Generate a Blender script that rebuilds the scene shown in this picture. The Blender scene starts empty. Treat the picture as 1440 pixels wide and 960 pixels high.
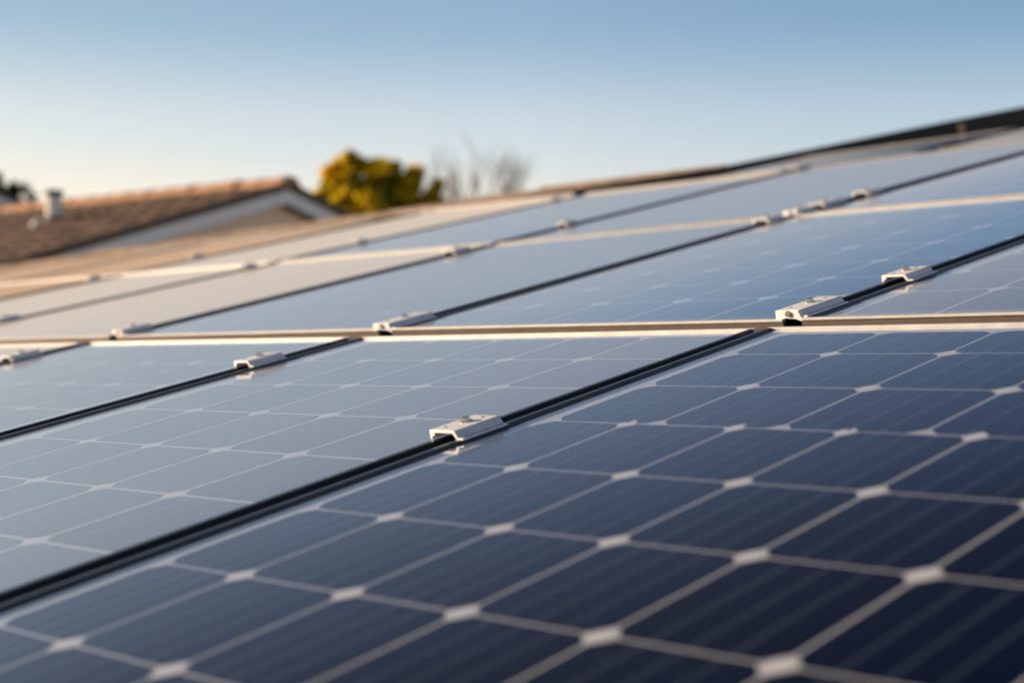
import bpy, bmesh, math, random
from mathutils import Vector, Matrix
random.seed(7)
SC = bpy.context.scene
COL = SC.collection

# ------------------------------------------------------------------ camera
CAMZ = 4.3
cd = bpy.data.cameras.new('camera'); cd.lens = 53.0; cd.sensor_width = 36; cd.clip_end = 3000; cd.clip_start = 0.02
cam = bpy.data.objects.new('camera', cd); COL.objects.link(cam)
PITCH = math.radians(0.27)
cam.location = (0, 0, CAMZ); cam.rotation_euler = (math.radians(90) + PITCH, 0, 0)
cd.dof.use_dof = True; cd.dof.focus_distance = 1.82; cd.dof.aperture_fstop = 3.5; cd.dof.aperture_blades = 9
SC.camera = cam

# ------------------------------------------------------------------ sky and sun
SUN_EL, SUN_AZ = math.radians(15), math.radians(-76)      # azimuth measured from +Y towards +X
W = bpy.data.worlds.new("World"); SC.world = W; W.use_nodes = True
nt = W.node_tree; N = nt.nodes; L = nt.links
bg = N['Background']; bg.inputs[1].default_value = 0.1
sky = N.new('ShaderNodeTexSky'); sky.sky_type = 'NISHITA'; sky.sun_disc = False
sky.sun_elevation = SUN_EL; sky.sun_rotation = SUN_AZ
sky.air_density = 0.8; sky.dust_density = 0.3; sky.ozone_density = 2.0
# thin evening haze in the lower stops: the air near the horizon is warmer and brighter than in clean air
tc = N.new('ShaderNodeTexCoord'); sx = N.new('ShaderNodeSeparateXYZ'); L.new(tc.outputs['Generated'], sx.inputs[0])
ramp = N.new('ShaderNodeValToRGB'); L.new(sx.outputs['Z'], ramp.inputs[0])
cr = ramp.color_ramp; cr.interpolation = 'EASE'
def rp(el, c):
    e = cr.elements.new(math.sin(math.radians(el))); e.color = (*[v / 4 for v in c], 1)
cr.elements[0].color = (2.1/4, 1.3/4, .95/4, 1)
cr.elements[0].position = 0
cr.elements[1].color = (.2/4, .2/4, .25/4, 1)
SKYRAMP = [(5, (2.1, 1.4, 1.05)), (8.3, (1.95, 1.45, 1.15)), (12.5, (1.30, 1.21, 1.07)), (16.5, (1.62, 1.44, 1.24)), (20, (1.14, 1.05, 1.02)), (23, (.66, .66, .72)), (28, (.20, .20, .26))]  # bright band above the haze and dark top are added to shape panel reflections
for el, c in SKYRAMP: rp(el, c)
mul = N.new('ShaderNodeVectorMath'); mul.operation = 'MULTIPLY'
sc4 = N.new('ShaderNodeVectorMath'); sc4.operation = 'SCALE'; sc4.inputs['Scale'].default_value = 4.15
L.new(ramp.outputs[0], sc4.inputs[0]); L.new(sky.outputs[0], mul.inputs[0]); L.new(sc4.outputs[0], mul.inputs[1])
# the side towards the low sun is warmer, the side away from it cooler and a little darker
mx_ = N.new('ShaderNodeMapRange'); mx_.inputs[1].default_value = -1; mx_.inputs[2].default_value = 1; L.new(sx.outputs['X'], mx_.inputs[0])
r2 = N.new('ShaderNodeValToRGB'); L.new(mx_.outputs[0], r2.inputs[0]); e2 = r2.color_ramp
e2.elements[0].position = 0; e2.elements[0].color = (.95, .86, .76, 1); e2.elements[1].position = 1; e2.elements[1].color = (.80, .86, .92, 1)
for p_, c_ in ((.34, (.93, .86, .79)), (.5, (1.0, .96, .94)), (.66, (.84, .88, .92))):
    q_ = e2.elements.new(p_); q_.color = (*c_, 1)
mul2 = N.new('ShaderNodeVectorMath'); mul2.operation = 'MULTIPLY'; L.new(mul.outputs[0], mul2.inputs[0]); L.new(r2.outputs[0], mul2.inputs[1])
L.new(mul2.outputs[0], bg.inputs[0])

sd = bpy.data.lights.new('sun', 'SUN'); sd.energy = 4.8; sd.angle = math.radians(0.6); sd.color = (1.0, .80, .58)
sun = bpy.data.objects.new('sun', sd); COL.objects.link(sun)
sdir = Vector((math.sin(SUN_AZ) * math.cos(SUN_EL), math.cos(SUN_AZ) * math.cos(SUN_EL), math.sin(SUN_EL)))
sun.rotation_euler = sdir.to_track_quat('Z', 'Y').to_euler(); sun.location = (0, 0, 30)
SC.view_settings.view_transform = 'Standard'; SC.view_settings.look = 'None'
SC.view_settings.exposure = 0.6; SC.view_settings.gamma = 1.0
SC.render.engine = 'CYCLES'
SC.cycles.max_bounces = 8; SC.cycles.transparent_max_bounces = 16
SC.cycles.caustics_reflective = False

# ------------------------------------------------------------------ frame of the solar array
# orthonormal frame measured from the photograph: u runs down the roof towards the camera, v runs across to the right
P = 0.158            # one cell pitch along u, in metres
PV = P * 0.88        # one cell pitch along v
R3 = [[-0.6818, 0.7155, -0.1524], [0.2067, -0.0115, -0.9783], [-0.7017, -0.6986, -0.14]]
T3 = [1.22252079 * P, -0.07936137 * P, 13.12844257 * P]
def cam2world(c):
    x, y, z = c[0], -c[1], c[2]                           # right, up, forward
    cp, sp = math.cos(PITCH), math.sin(PITCH)
    return Vector((x, z * cp - y * sp, z * sp + y * cp))
ax = cam2world([r[0] for r in R3]).normalized()
ay = cam2world([r[1] for r in R3]); ay = (ay - ax * ay.dot(ax)).normalized()
az = ax.cross(ay)
org = cam2world(T3) + Vector((0, 0, CAMZ))
ARR = Matrix(((ax.x, ay.x, az.x, org.x), (ax.y, ay.y, az.y, org.y), (ax.z, ay.z, az.z, org.z), (0, 0, 0, 1)))
def A(u, v, z=0): return ARR @ Vector((u * P, v * PV, z))
def amat(u, v, z=0, rz=0): return ARR @ Matrix.Translation((u * P, v * PV, z)) @ Matrix.Rotation(rz, 4, 'Z')
def ray(px, py, d):
    """world point seen at photo pixel (px, py) at forward distance d"""
    f = 53 / 36 * 1440
    return cam2world(((px - 720) / f * d, (py - 480) / f * d, d)) + Vector((0, 0, CAMZ))

# ------------------------------------------------------------------ materials
def mat(name):
    m = bpy.data.materials.new(name); m.use_nodes = True
    n = m.node_tree.nodes; b = n['Principled BSDF']; return m, n, m.node_tree.links, b
def noise(n, l, scale, vec=None, detail=4, rough=.5, dim='3D'):
    t = n.new('ShaderNodeTexNoise'); t.inputs['Scale'].default_value = scale; t.inputs['Detail'].default_value = detail
    t.inputs['Roughness'].default_value = rough
    if vec is not None: l.new(vec, t.inputs['Vector'])
    return t
def cramp(n, l, fac, stops):
    r = n.new('ShaderNodeValToRGB'); l.new(fac, r.inputs[0]); e = r.color_ramp.elements
    e[0].position, e[0].color = stops[0][0], (*stops[0][1], 1); e[1].position, e[1].color = stops[-1][0], (*stops[-1][1], 1)
    for p, c in stops[1:-1]:
        q = e.new(p); q.color = (*c, 1)
    return r
def coords(n, l, scale=(1, 1, 1), kind='Object'):
    t = n.new('ShaderNodeTexCoord'); mp = n.new('ShaderNodeMapping'); mp.inputs['Scale'].default_value = scale
    l.new(t.outputs[kind], mp.inputs[0]); return mp.outputs[0]
def plain(name, c, rough=.6, metal=0, var=.25, scale=8, bump=0, spec=.5):
    m, n, l, b = mat(name)
    v = coords(n, l); t = noise(n, l, scale, v, 6, .6)
    lo = tuple(x * (1 - var) for x in c); hi = tuple(min(1, x * (1 + var)) for x in c)
    r = cramp(n, l, t.outputs[0], [(.3, lo), (.7, hi)]); l.new(r.outputs[0], b.inputs['Base Color'])
    b.inputs['Roughness'].default_value = rough; b.inputs['Metallic'].default_value = metal; b.inputs['Specular IOR Level'].default_value = spec
    if bump:
        bp = n.new('ShaderNodeBump'); bp.inputs['Strength'].default_value = bump; bp.inputs['Distance'].default_value = .01
        l.new(t.outputs[0], bp.inputs['Height']); l.new(bp.outputs[0], b.inputs['Normal'])
    return m

def make_glass(tau=.02, nm='module_glass', ex_=3.3, dc=(.74, .75, .78)):
    m, n, l, b = mat(nm); n.remove(b); out = n['Material Output']
    geo = n.new('ShaderNodeNewGeometry'); dt = n.new('ShaderNodeVectorMath'); dt.operation = 'DOT_PRODUCT'
    l.new(geo.outputs['Incoming'], dt.inputs[0]); l.new(geo.outputs['Normal'], dt.inputs[1])
    ab = n.new('ShaderNodeMath'); ab.operation = 'ABSOLUTE'; l.new(dt.outputs['Value'], ab.inputs[0])
    def mth(op, a, b_):
        q = n.new('ShaderNodeMath'); q.operation = op
        for i, x in enumerate((a, b_)):
            if x is None: continue
            if isinstance(x, (int, float)): q.inputs[i].default_value = x
            else: l.new(x, q.inputs[i])
        return q
    # anti-reflective solar glass: Schlick curve with almost no reflectance face on
    om = mth('SUBTRACT', 1.0, ab.outputs[0]); pw = mth('POWER', om.outputs[0], ex_); lw = mth('MULTIPLY_ADD', pw.outputs[0], .985); lw.inputs[2].default_value = .008
    tr = n.new('ShaderNodeBsdfTransparent'); tr.inputs[0].default_value = (.93, .95, .96, 1)
    gl = n.new('ShaderNodeBsdfGlossy'); gl.inputs['Color'].default_value = (1, 1, 1, 1)
    v = coords(n, l, (1, 1, 1)); t = noise(n, l, 2.2, v, 5, .6)
    mr = n.new('ShaderNodeMapRange'); mr.inputs[3].default_value = .06; mr.inputs[4].default_value = .14
    l.new(t.outputs[0], mr.inputs[0]); l.new(mr.outputs[0], gl.inputs['Roughness'])
    # a faint waviness of the toughened glass
    v2 = coords(n, l, (1, 1, 1)); t2 = noise(n, l, 3.0, v2, 1)
    bp = n.new('ShaderNodeBump'); bp.inputs['Strength'].default_value = .10; bp.inputs['Distance'].default_value = .004
    l.new(t2.outputs[0], bp.inputs['Height']); l.new(bp.outputs[0], gl.inputs['Normal'])
    mx = n.new('ShaderNodeMixShader'); l.new(lw.outputs[0], mx.inputs[0]); l.new(tr.outputs[0], mx.inputs[1]); l.new(gl.outputs[0], mx.inputs[2])
    if tau > .01:     # satin-textured glass: part of the reflection is broad
        g2 = n.new('ShaderNodeBsdfGlossy'); g2.inputs['Roughness'].default_value = .36; g2.inputs['Color'].default_value = (1, 1, 1, 1)
        mg = n.new('ShaderNodeMixShader'); mg.inputs[0].default_value = .22; l.new(gl.outputs[0], mg.inputs[1]); l.new(g2.outputs[0], mg.inputs[2]); l.new(mg.outputs[0], mx.inputs[2])
    # dust: rain streaks along u, blotches and specks
    v3 = coords(n, l, (.6, 28, 1)); t3 = noise(n, l, 6, v3, 5, .65)
    t4 = noise(n, l, 900, coords(n, l), 2, .5)
    sp = n.new('ShaderNodeMapRange'); sp.inputs[1].default_value = .74; sp.inputs[2].default_value = .8; sp.inputs[3].default_value = 0; sp.inputs[4].default_value = .12
    l.new(t4.outputs[0], sp.inputs[0])
    st = n.new('ShaderNodeMapRange'); st.inputs[1].default_value = .35; st.inputs[2].default_value = .75; st.inputs[3].default_value = .0; st.inputs[4].default_value = .05
    l.new(t3.outputs[0], st.inputs[0])
    mm = n.new('ShaderNodeMath'); mm.operation = 'MULTIPLY_ADD'; l.new(t.outputs[0], mm.inputs[0]); mm.inputs[1].default_value = .03; l.new(st.outputs[0], mm.inputs[2])
    ad = n.new('ShaderNodeMath'); ad.operation = 'ADD'; l.new(mm.outputs[0], ad.inputs[0]); l.new(sp.outputs[0], ad.inputs[1])
    # a dust film covers more of the view the flatter one looks across it: 1 - exp(-tau / cos)
    cm = mth('MAXIMUM', ab.outputs[0], .02); dv = mth('DIVIDE', mth('MULTIPLY', mth('MULTIPLY_ADD', t3.outputs[0], .8).outputs[0], -tau).outputs[0], cm.outputs[0])
    dv.inputs[0].links[0].from_node.inputs[0].links[0].from_node.inputs[2].default_value = .6
    if tau < .01:     # film thickened towards the gap, painting in the brighter sky reflection there
        s_y = n.new('ShaderNodeSeparateXYZ'); l.new(coords(n, l), s_y.inputs[0]); g_ = n.new('ShaderNodeMapRange'); l.new(s_y.outputs['Y'], g_.inputs[0])
        g_.inputs[1].default_value = -.45; g_.inputs[2].default_value = .30; g_.inputs[3].default_value = 4.2; g_.inputs[4].default_value = .05
        dv = mth('MULTIPLY', dv.outputs[0], g_.outputs[0])
    ex = mth('EXPONENT', dv.outputs[0], None); film = mth('SUBTRACT', 1.0, ex.outputs[0])
    ad2 = mth('MULTIPLY_ADD', sp.outputs[0], .6); l.new(film.outputs[0], ad2.inputs[2]); ad2.use_clamp = True
    t5 = noise(n, l, 70, coords(n, l), 3, .6); s5 = n.new('ShaderNodeMapRange'); s5.inputs[1].default_value = .70; s5.inputs[2].default_value = .76; s5.inputs[3].default_value = 0; s5.inputs[4].default_value = .22
    l.new(t5.outputs[0], s5.inputs[0]); ad2 = mth('ADD', ad2.outputs[0], s5.outputs[0])
    sg = n.new('ShaderNodeSeparateXYZ'); l.new(coords(n, l, (1, 1, 1), 'Generated'), sg.inputs[0])
    gx = n.new('ShaderNodeMapRange'); gx.inputs[1].default_value = .972; gx.inputs[2].default_value = .998; gx.inputs[4].default_value = .45; l.new(sg.outputs['X'], gx.inputs[0])
    gm = mth('MULTIPLY', gx.outputs[0], t.outputs[0]); ad2 = mth('ADD', ad2.outputs[0], gm.outputs[0]); ad2.use_clamp = True
    df = n.new('ShaderNodeBsdfDiffuse'); df.inputs[0].default_value = (*dc, 1)
    m2 = n.new('ShaderNodeMixShader'); l.new(ad2.outputs[0], m2.inputs[0]); l.new(mx.outputs[0], m2.inputs[1]); l.new(df.outputs[0], m2.inputs[2])
    l.new(m2.outputs[0], out.inputs[0]); return m
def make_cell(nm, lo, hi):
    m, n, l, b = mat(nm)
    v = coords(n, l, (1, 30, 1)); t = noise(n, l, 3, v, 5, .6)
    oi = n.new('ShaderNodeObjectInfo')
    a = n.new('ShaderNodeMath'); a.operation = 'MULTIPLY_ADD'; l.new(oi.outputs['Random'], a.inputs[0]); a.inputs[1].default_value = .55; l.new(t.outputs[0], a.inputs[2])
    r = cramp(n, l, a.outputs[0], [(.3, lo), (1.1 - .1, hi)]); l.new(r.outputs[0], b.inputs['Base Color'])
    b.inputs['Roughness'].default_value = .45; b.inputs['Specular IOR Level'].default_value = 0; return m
M = {}
M['glass'] = [make_glass(.005, 'module_glass_clean', 3.9, (.46, .54, .68)), make_glass(.008, 'module_glass_light_dust', 3.0), make_glass(.018, 'module_glass_dusty', 3.05),  # dust differs per pane, partly standing in for brighter sky reflections
              make_glass(.085, 'module_glass_very_dusty', 2.0, (.78, .74, .70)), make_glass(.25, 'module_glass_tan_reflection', 2.4, (.64, .50, .39))]  # tan film paints in the warm brown reflection on the far left panes
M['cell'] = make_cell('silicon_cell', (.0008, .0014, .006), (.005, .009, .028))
M['cell_grey'] = make_cell('silicon_cell_grey', (.16, .19, .23), (.27, .30, .34))  # paler cell copies put the brighter panel reflections into the colour
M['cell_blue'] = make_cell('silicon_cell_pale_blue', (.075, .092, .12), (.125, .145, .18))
M['backsheet'] = plain('backsheet', (.70, .69, .72), .7, var=.06)
M['backsheet_bright'] = plain('backsheet_bright', (.93, .92, .93), .7, var=.03)
M['diamond'] = plain('backsheet_white', (.92, .90, .92), .7, var=.04)
M['busbar_pale'] = plain('busbar_ribbon_pale', (.27, .28, .31), .5, var=.15, scale=30)
M['busbar_mid'] = plain('busbar_ribbon_mid', (.12, .145, .19), .5, var=.15, scale=30)
M['busbar'] = plain('busbar_ribbon', (.034, .040, .064), .5, var=.2, scale=30)
def make_alu(name, c, rough, metal):
    m, n, l, b = mat(name)
    v = coords(n, l, (1, 60, 60)); t = noise(n, l, 12, v, 4, .6); t2 = noise(n, l, 40, coords(n, l), 4, .6)
    mx = n.new('ShaderNodeMath'); mx.operation = 'ADD'; l.new(t.outputs[0], mx.inputs[0]); l.new(t2.outputs[0], mx.inputs[1])
    hv = n.new('ShaderNodeMath'); hv.operation = 'MULTIPLY'; hv.inputs[1].default_value = .5; l.new(mx.outputs[0], hv.inputs[0])
    r = cramp(n, l, hv.outputs[0], [(.3, tuple(x * .82 for x in c)), (.7, tuple(min(1, x * 1.12) for x in c))]); l.new(r.outputs[0], b.inputs['Base Color'])
    b.inputs['Metallic'].default_value = metal
    mr = n.new('ShaderNodeMapRange'); mr.inputs[3].default_value = rough - .08; mr.inputs[4].default_value = rough + .1; l.new(t2.outputs[0], mr.inputs[0]); l.new(mr.outputs[0], b.inputs['Roughness'])
    return m
M['alu'] = make_alu('frame_aluminium', (.66, .64, .62), .4, .25)
M['clamp'] = make_alu('clamp_aluminium', (.88, .88, .92), .5, .15)
M['shaded_brown_alu'] = make_alu('shaded_frame_web', (.13, .10, .08), .45, .1)  # brown copy of the frame metal, with the shade put into its colour
M['shaded_alu'] = make_alu('shaded_frame_aluminium', (.028, .031, .038), .3, .0)  # dark copy of the frame metal, painting in the shade on the side rails
M['steel'] = make_alu('bolt_steel', (.5, .49, .47), .3, .9)
M['dark'] = plain('dark_void', (.02, .02, .022), .8, var=.2)
M['black_metal'] = plain('black_coated_metal', (.004, .009, .017), .5, .0, var=.3, scale=5)

# ------------------------------------------------------------------ mesh helpers
class MB:
    def __init__(s): s.bm = bmesh.new()
    def hexa(s, p):      # 8 points: bottom 0-3, top 4-7
        v = [s.bm.verts.new(q) for q in p]
        for f in ((3, 2, 1, 0), (4, 5, 6, 7), (0, 1, 5, 4), (1, 2, 6, 5), (2, 3, 7, 6), (3, 0, 4, 7)): s.bm.faces.new([v[i] for i in f])
        return s
    def box(s, a, b):
        (x0, y0, z0), (x1, y1, z1) = a, b
        return s.hexa([(x0, y0, z0), (x1, y0, z0), (x1, y1, z0), (x0, y1, z0), (x0, y0, z1), (x1, y0, z1), (x1, y1, z1), (x0, y1, z1)])
    def prism(s, poly, h, off=(0, 0, 0), axis='z', cap=True):
        """closed polygon (2D) extruded by h along axis"""
        def pt(a, b, t):
            q = {'z': (a, b, t), 'x': (t, a, b), 'y': (a, t, b)}[axis]; return (q[0] + off[0], q[1] + off[1], q[2] + off[2])
        lo = [s.bm.verts.new(pt(a, b, 0)) for a, b in poly]; hi = [s.bm.verts.new(pt(a, b, h)) for a, b in poly]
        k = len(poly)
        for i in range(k): s.bm.faces.new((lo[i], lo[(i + 1) % k], hi[(i + 1) % k], hi[i]))
        if cap: s.bm.faces.new(lo[::-1]); s.bm.faces.new(hi)
        return s
    def poly(s, pts): s.bm.faces.new([s.bm.verts.new(p) for p in pts]); return s
    def tube(s, pts, rads, k=8, cap=True):
        rings = []
        for i, p in enumerate(pts):
            p = Vector(p); d = (Vector(pts[min(i + 1, len(pts) - 1)]) - Vector(pts[max(i - 1, 0)])).normalized()
            a = d.orthogonal().normalized() if not rings else (pa - d * pa.dot(d)).normalized()
            pa = a; b = d.cross(a)
            rings.append([s.bm.verts.new(p + (a * math.cos(2 * math.pi * j / k) + b * math.sin(2 * math.pi * j / k)) * rads[i]) for j in range(k)])
        for r0, r1 in zip(rings, rings[1:]):
            for j in range(k): s.bm.faces.new((r0[j], r0[(j + 1) % k], r1[(j + 1) % k], r1[j]))
        if cap: s.bm.faces.new(rings[0][::-1]); s.bm.faces.new(rings[-1])
        return s
    def bevel(s, w, seg=2):
        bmesh.ops.remove_doubles(s.bm, verts=s.bm.verts, dist=1e-6)
        es = [e for e in s.bm.edges if len(e.link_faces) == 2 and e.calc_face_angle(0) > .5]
        bmesh.ops.bevel(s.bm, geom=es, offset=w, segments=seg, affect='EDGES', profile=.6, clamp_overlap=True); return s
    def mesh(s, name, m, smooth=False):
        bmesh.ops.recalc_face_normals(s.bm, faces=s.bm.faces)
        me = bpy.data.meshes.new(name); s.bm.to_mesh(me); s.bm.free()
        for x in (m if isinstance(m, list) else [m]): me.materials.append(x)
        if smooth:
            for f in me.polygons: f.use_smooth = True
        return me
    def build(s, name, m, parent=None, smooth=False): return link(name, s.mesh(name, m, smooth), parent)
def link(name, me, parent=None, mw=None):
    o = bpy.data.objects.new(name, me); COL.objects.link(o)
    if parent is not None: o.parent = parent
    if mw is not None: o.matrix_basis = mw
    return o
def tag(o, label=None, cat=None, group=None, kind=None):
    for k, v in (('label', label), ('category', cat), ('group', group), ('kind', kind)):
        if v: o[k] = v
    return o
def empty(name, mw=None, loc=None):
    o = bpy.data.objects.new(name, None); COL.objects.link(o); o.empty_display_size = .1
    if mw is not None: o.matrix_world = mw
    if loc is not None: o.location = loc
    return o
def copy_tree(o, parent=None):
    c = o.copy(); COL.objects.link(c)
    if parent is not None: c.parent = parent
    for ch in list(CH.get(o.name, [])): CH.setdefault(c.name, []).append(copy_tree(ch, c))
    return c
CH = {}

# ------------------------------------------------------------------ solar panels
def cell_mesh():
    c = .095; pts = [(-.5 + c, -.5), (.5 - c, -.5), (.5, -.5 + c), (.5, .5 - c), (.5 - c, .5), (-.5 + c, .5), (-.5, .5 - c), (-.5, -.5 + c)]
    return MB().prism(pts, .00007).mesh('cell', M['cell'])
CELL = cell_mesh(); CELLG = cell_mesh(); CELLG.materials[0] = M['cell_grey']; CELLB = cell_mesh(); CELLB.materials[0] = M['cell_blue']
DIAM = MB().prism([(-.5, 0), (-.18, -.42), (.18, -.42), (.5, 0), (.18, .42), (-.18, .42)], .00004).mesh('diamond', M['diamond'])

RAIL_T = .0031      # lip of the frame above the glass
TR = random.Random(21)
def panel(label, Q, us, bands, fine=True, group='solar panels mounted in rows on the roof', stuff=False, dust=1):
    """Q: corners ((u_far, v_left), (u_far, v_right), (u_near, v_right), (u_near, v_left)) in pitches;
    us: row lines (far to near); bands: list of (row index from, column lines)"""
    cu = sum(q[0] for q in Q) / 4; cv = sum(q[1] for q in Q) / 4
    root = empty('solar_panel', amat(cu, cv) @ Matrix.Rotation(math.radians(TR.uniform(-.14, .14)), 4, 'X') @ Matrix.Rotation(math.radians(TR.uniform(-.10, .10)), 4, 'Y')); tag(root, label, 'solar panel', group)
    q = [((a - cu) * P, (b - cv) * PV) for a, b in Q]
    (ax0, ay0), (bx, by), (cx, cy), (dx, dy) = q
    def Lp(s, t):   # s 0..1 far->near, t 0..1 left->right
        x = (ax0 * (1 - t) + bx * t) * (1 - s) + (dx * (1 - t) + cx * t) * s
        y = (ay0 * (1 - t) + by * t) * (1 - s) + (dy * (1 - t) + cy * t) * s
        return Vector((x, y, 0))
    w = .0075; dep = .040
    # frame: four rails, each butting the next
    def rail(p0, p1, inn0, inn1, name='frame_rail', mm='alu', zb=-.040, zt=RAIL_T):
        mb = MB()
        P8 = [(p0.x, p0.y, zb), (p1.x, p1.y, zb), (inn1.x, inn1.y, zb), (inn0.x, inn0.y, zb)]
        mb.hexa(P8 + [(x, y, zt) for x, y, z in P8]); mb.bevel(.0006, 2); return mb.build(name, M[mm], root)
    def corner(s, t, ds, dt):   # point inset ds, dt metres
        e = .001; p = Lp(s, t); us_ = (Lp(s + e, t) - p).normalized(); vs_ = (Lp(s, t + e) - p).normalized()
        return p + us_ * ds + vs_ * dt
    o = [corner(0, 0, 0, 0), corner(0, 1, 0, 0), corner(1, 1, 0, 0), corner(1, 0, 0, 0)]
    i_ = [corner(0, 0, w, w), corner(0, 1, w, -w), corner(1, 1, -w, -w), corner(1, 0, -w, w)]
    g = .0004
    rail(o[0], o[1], corner(0, 0, w, 0), corner(0, 1, w, 0)); rail(o[3], o[2], corner(1, 0, -w, 0), corner(1, 1, -w, 0), 'frame_rail', 'alu', -.0004)
    rail(corner(1, 0, -.0018, 0), corner(1, 1, -.0018, 0), corner(1, 0, -w, 0), corner(1, 1, -w, 0), 'frame_web', 'shaded_brown_alu', -dep, -.0006)
    rail(corner(0, 0, w + g, 0), corner(1, 0, -w - g, 0), corner(0, 0, w + g, w), corner(1, 0, -w - g, w), 'frame_rail', 'shaded_alu')
    rail(corner(0, 1, w + g, 0), corner(1, 1, -w - g, 0), corner(0, 1, w + g, -w), corner(1, 1, -w - g, -w), 'frame_rail', 'shaded_alu')
    i2 = [p + Vector((0, 0, 0)) for p in i_]
    def sheet(name, z, th, m):
        mb = MB(); e = .0003
        c = [corner(0, 0, w + e, w + e), corner(0, 1, w + e, -w - e), corner(1, 1, -w - e, -w - e), corner(1, 0, -w - e, w + e)]
        if th == 0: mb.poly([(p.x, p.y, z) for p in c[::-1]])
        else: mb.hexa([(p.x, p.y, z - th) for p in c] + [(p.x, p.y, z) for p in c])
        return mb.build(name, m, root)
    sheet('backsheet', -.0032, .002, M['backsheet' if dust == 0 else 'backsheet_bright'])
    sheet('glass_sheet', 0, 0, M['glass'][dust])
    gapu, gapv = (.0030, .0034) if dust == 0 else (.0042, .0050)
    cellmb = MB() if stuff else None
    # bands: per row, column line positions given in v (pitches); bilinear skew of the quad is added
    def skew(u, v):
        s = (u - (Q[0][0] + Q[1][0]) / 2) / ((Q[2][0] + Q[3][0]) / 2 - (Q[0][0] + Q[1][0]) / 2)
        t = (v - (Q[0][1] + Q[3][1]) / 2) / ((Q[1][1] + Q[2][1]) / 2 - (Q[0][1] + Q[3][1]) / 2)
        return s, t
    def pos(u, v):
        s, t = skew(u, v); p = Lp(s, t); return p
    last = None
    for r in range(len(us) - 1):
        cols = [c for k, c in bands if k <= r][-1]
        u0, u1 = us[r], us[r + 1]
        for c in range(len(cols) - 1):
            v0, v1 = cols[c], cols[c + 1]
            um, vm = (u0 + u1) / 2, (v0 + v1) / 2
            p = pos(um, vm); ex = pos(u1, vm) - pos(u0, vm); ey = pos(um, v1) - pos(um, v0)
            lx = ex.length - gapu; ly = ey.length - gapv
            exn = ex.normalized(); eyn = ey.normalized()
            mw = Matrix(((exn.x * lx, eyn.x * ly, 0, p.x), (exn.y * lx, eyn.y * ly, 0, p.y), (0, 0, 1, -.00315), (0, 0, 0, 1)))
            if stuff:
                cellmb.prism([(0, 0)] * 0 or [tuple((mw @ Vector((x, y, 0))).xy) for x, y in ((-.42, -.5), (.42, -.5), (.5, -.42), (.5, .42), (.42, .5), (-.42, .5), (-.5, .42), (-.5, -.42))], .00007, (0, 0, -.00315))
            else:
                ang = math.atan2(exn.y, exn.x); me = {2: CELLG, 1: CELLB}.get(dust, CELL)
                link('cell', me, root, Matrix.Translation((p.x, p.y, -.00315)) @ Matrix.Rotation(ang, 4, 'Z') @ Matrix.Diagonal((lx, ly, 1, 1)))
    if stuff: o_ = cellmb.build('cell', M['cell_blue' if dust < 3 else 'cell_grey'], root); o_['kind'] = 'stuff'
    # white diamonds where four cells meet
    if fine:
        for r in range(1, len(us) - 1):
            cols = [c for k, c in bands if k <= r][-1]
            for c in range(1, len(cols) - 1):
                p = pos(us[r], cols[c])
                link('backsheet_diamond', DIAM, root, Matrix.Translation((p.x, p.y, -.00307)) @ Matrix.Diagonal((.0285, .0195, 1, 1)))
        # busbars: ribbons soldered on the cells, one string at a time, broken at the gaps between cells
        ks = [k for k, c in bands] + [len(us) - 1]
        for bi, (k, cols) in enumerate(bands):
            for c in range(len(cols) - 1):
                for fr in (.27, .5, .73):
                    v = cols[c] + (cols[c + 1] - cols[c]) * fr; mb = MB()
                    for r in range(k, ks[bi + 1]):
                        p0, p1 = pos(us[r] + .02, v), pos(us[r + 1] - .02, v)
                        d = (p1 - p0).normalized(); nrm = Vector((-d.y, d.x, 0)) * .0021
                        q4 = (p0 - nrm, p1 - nrm, p1 + nrm, p0 + nrm)
                        mb.hexa([(x.x, x.y, -.00306) for x in q4] + [(x.x, x.y, -.00301) for x in q4])
                    mb.build('busbar', M[{0: 'busbar', 1: 'busbar_mid'}.get(dust, 'busbar_pale')], root)
        # white edge ribbon along the left frame
        vE = bands[-1][1][0] - .03; p0, p1 = pos(us[0], vE), pos(us[-1], vE); d = (p1 - p0).normalized(); nrm = Vector((-d.y, d.x, 0)) * .0016
        mb = MB(); q4 = (p0 - nrm, p1 - nrm, p1 + nrm, p0 + nrm)
        mb.hexa([(x.x, x.y, -.00306) for x in q4] + [(x.x, x.y, -.00301) for x in q4]); mb.build('edge_ribbon', M['diamond'], root)
    return root

def lin(a, b, n): return [a + (b - a) * i / n for i in range(n + 1)]
# row 1, nearest the camera
panel('dark navy solar panel nearest the camera, filling the lower right corner',
      ((0.0, 1.40), (0.0, 7.95), (10.3, 7.75), (10.3, 1.46)),
      [.13, .88, 1.92, 2.95, 4.0, 5.0, 6.0, 6.96, 8.0, 9.05, 10.15],
      [(0, [1.665, 2.66, 3.69, 4.73, 5.76, 6.78, 7.78]), (3, [1.625, 2.42, 3.37, 4.22, 5.10, 6.03, 6.95, 7.65])], dust=0)
panel('grey blue solar panel second in the front row, left of the big front clamp',
      ((0.0, -4.42), (0.0, 1.25), (10.3, 1.22), (10.3, -4.30)),
      [.12, 1.01, 2.01, 2.99, 4.02, 5.0, 5.98, 7.0, 8.0, 9.0, 10.15],
      [(0, [-4.03, -3.02, -1.96, -.94, .06, 1.10])], dust=2)
panel('pale solar panel third in the front row, between the second and third dark gaps',
      ((0.0, -10.65), (0.0, -4.64), (10.3, -4.50), (10.3, -10.4)),
      lin(.12, 10.15, 10), [(0, lin(-10.3, -5.0, 5))], dust=2)
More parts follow.
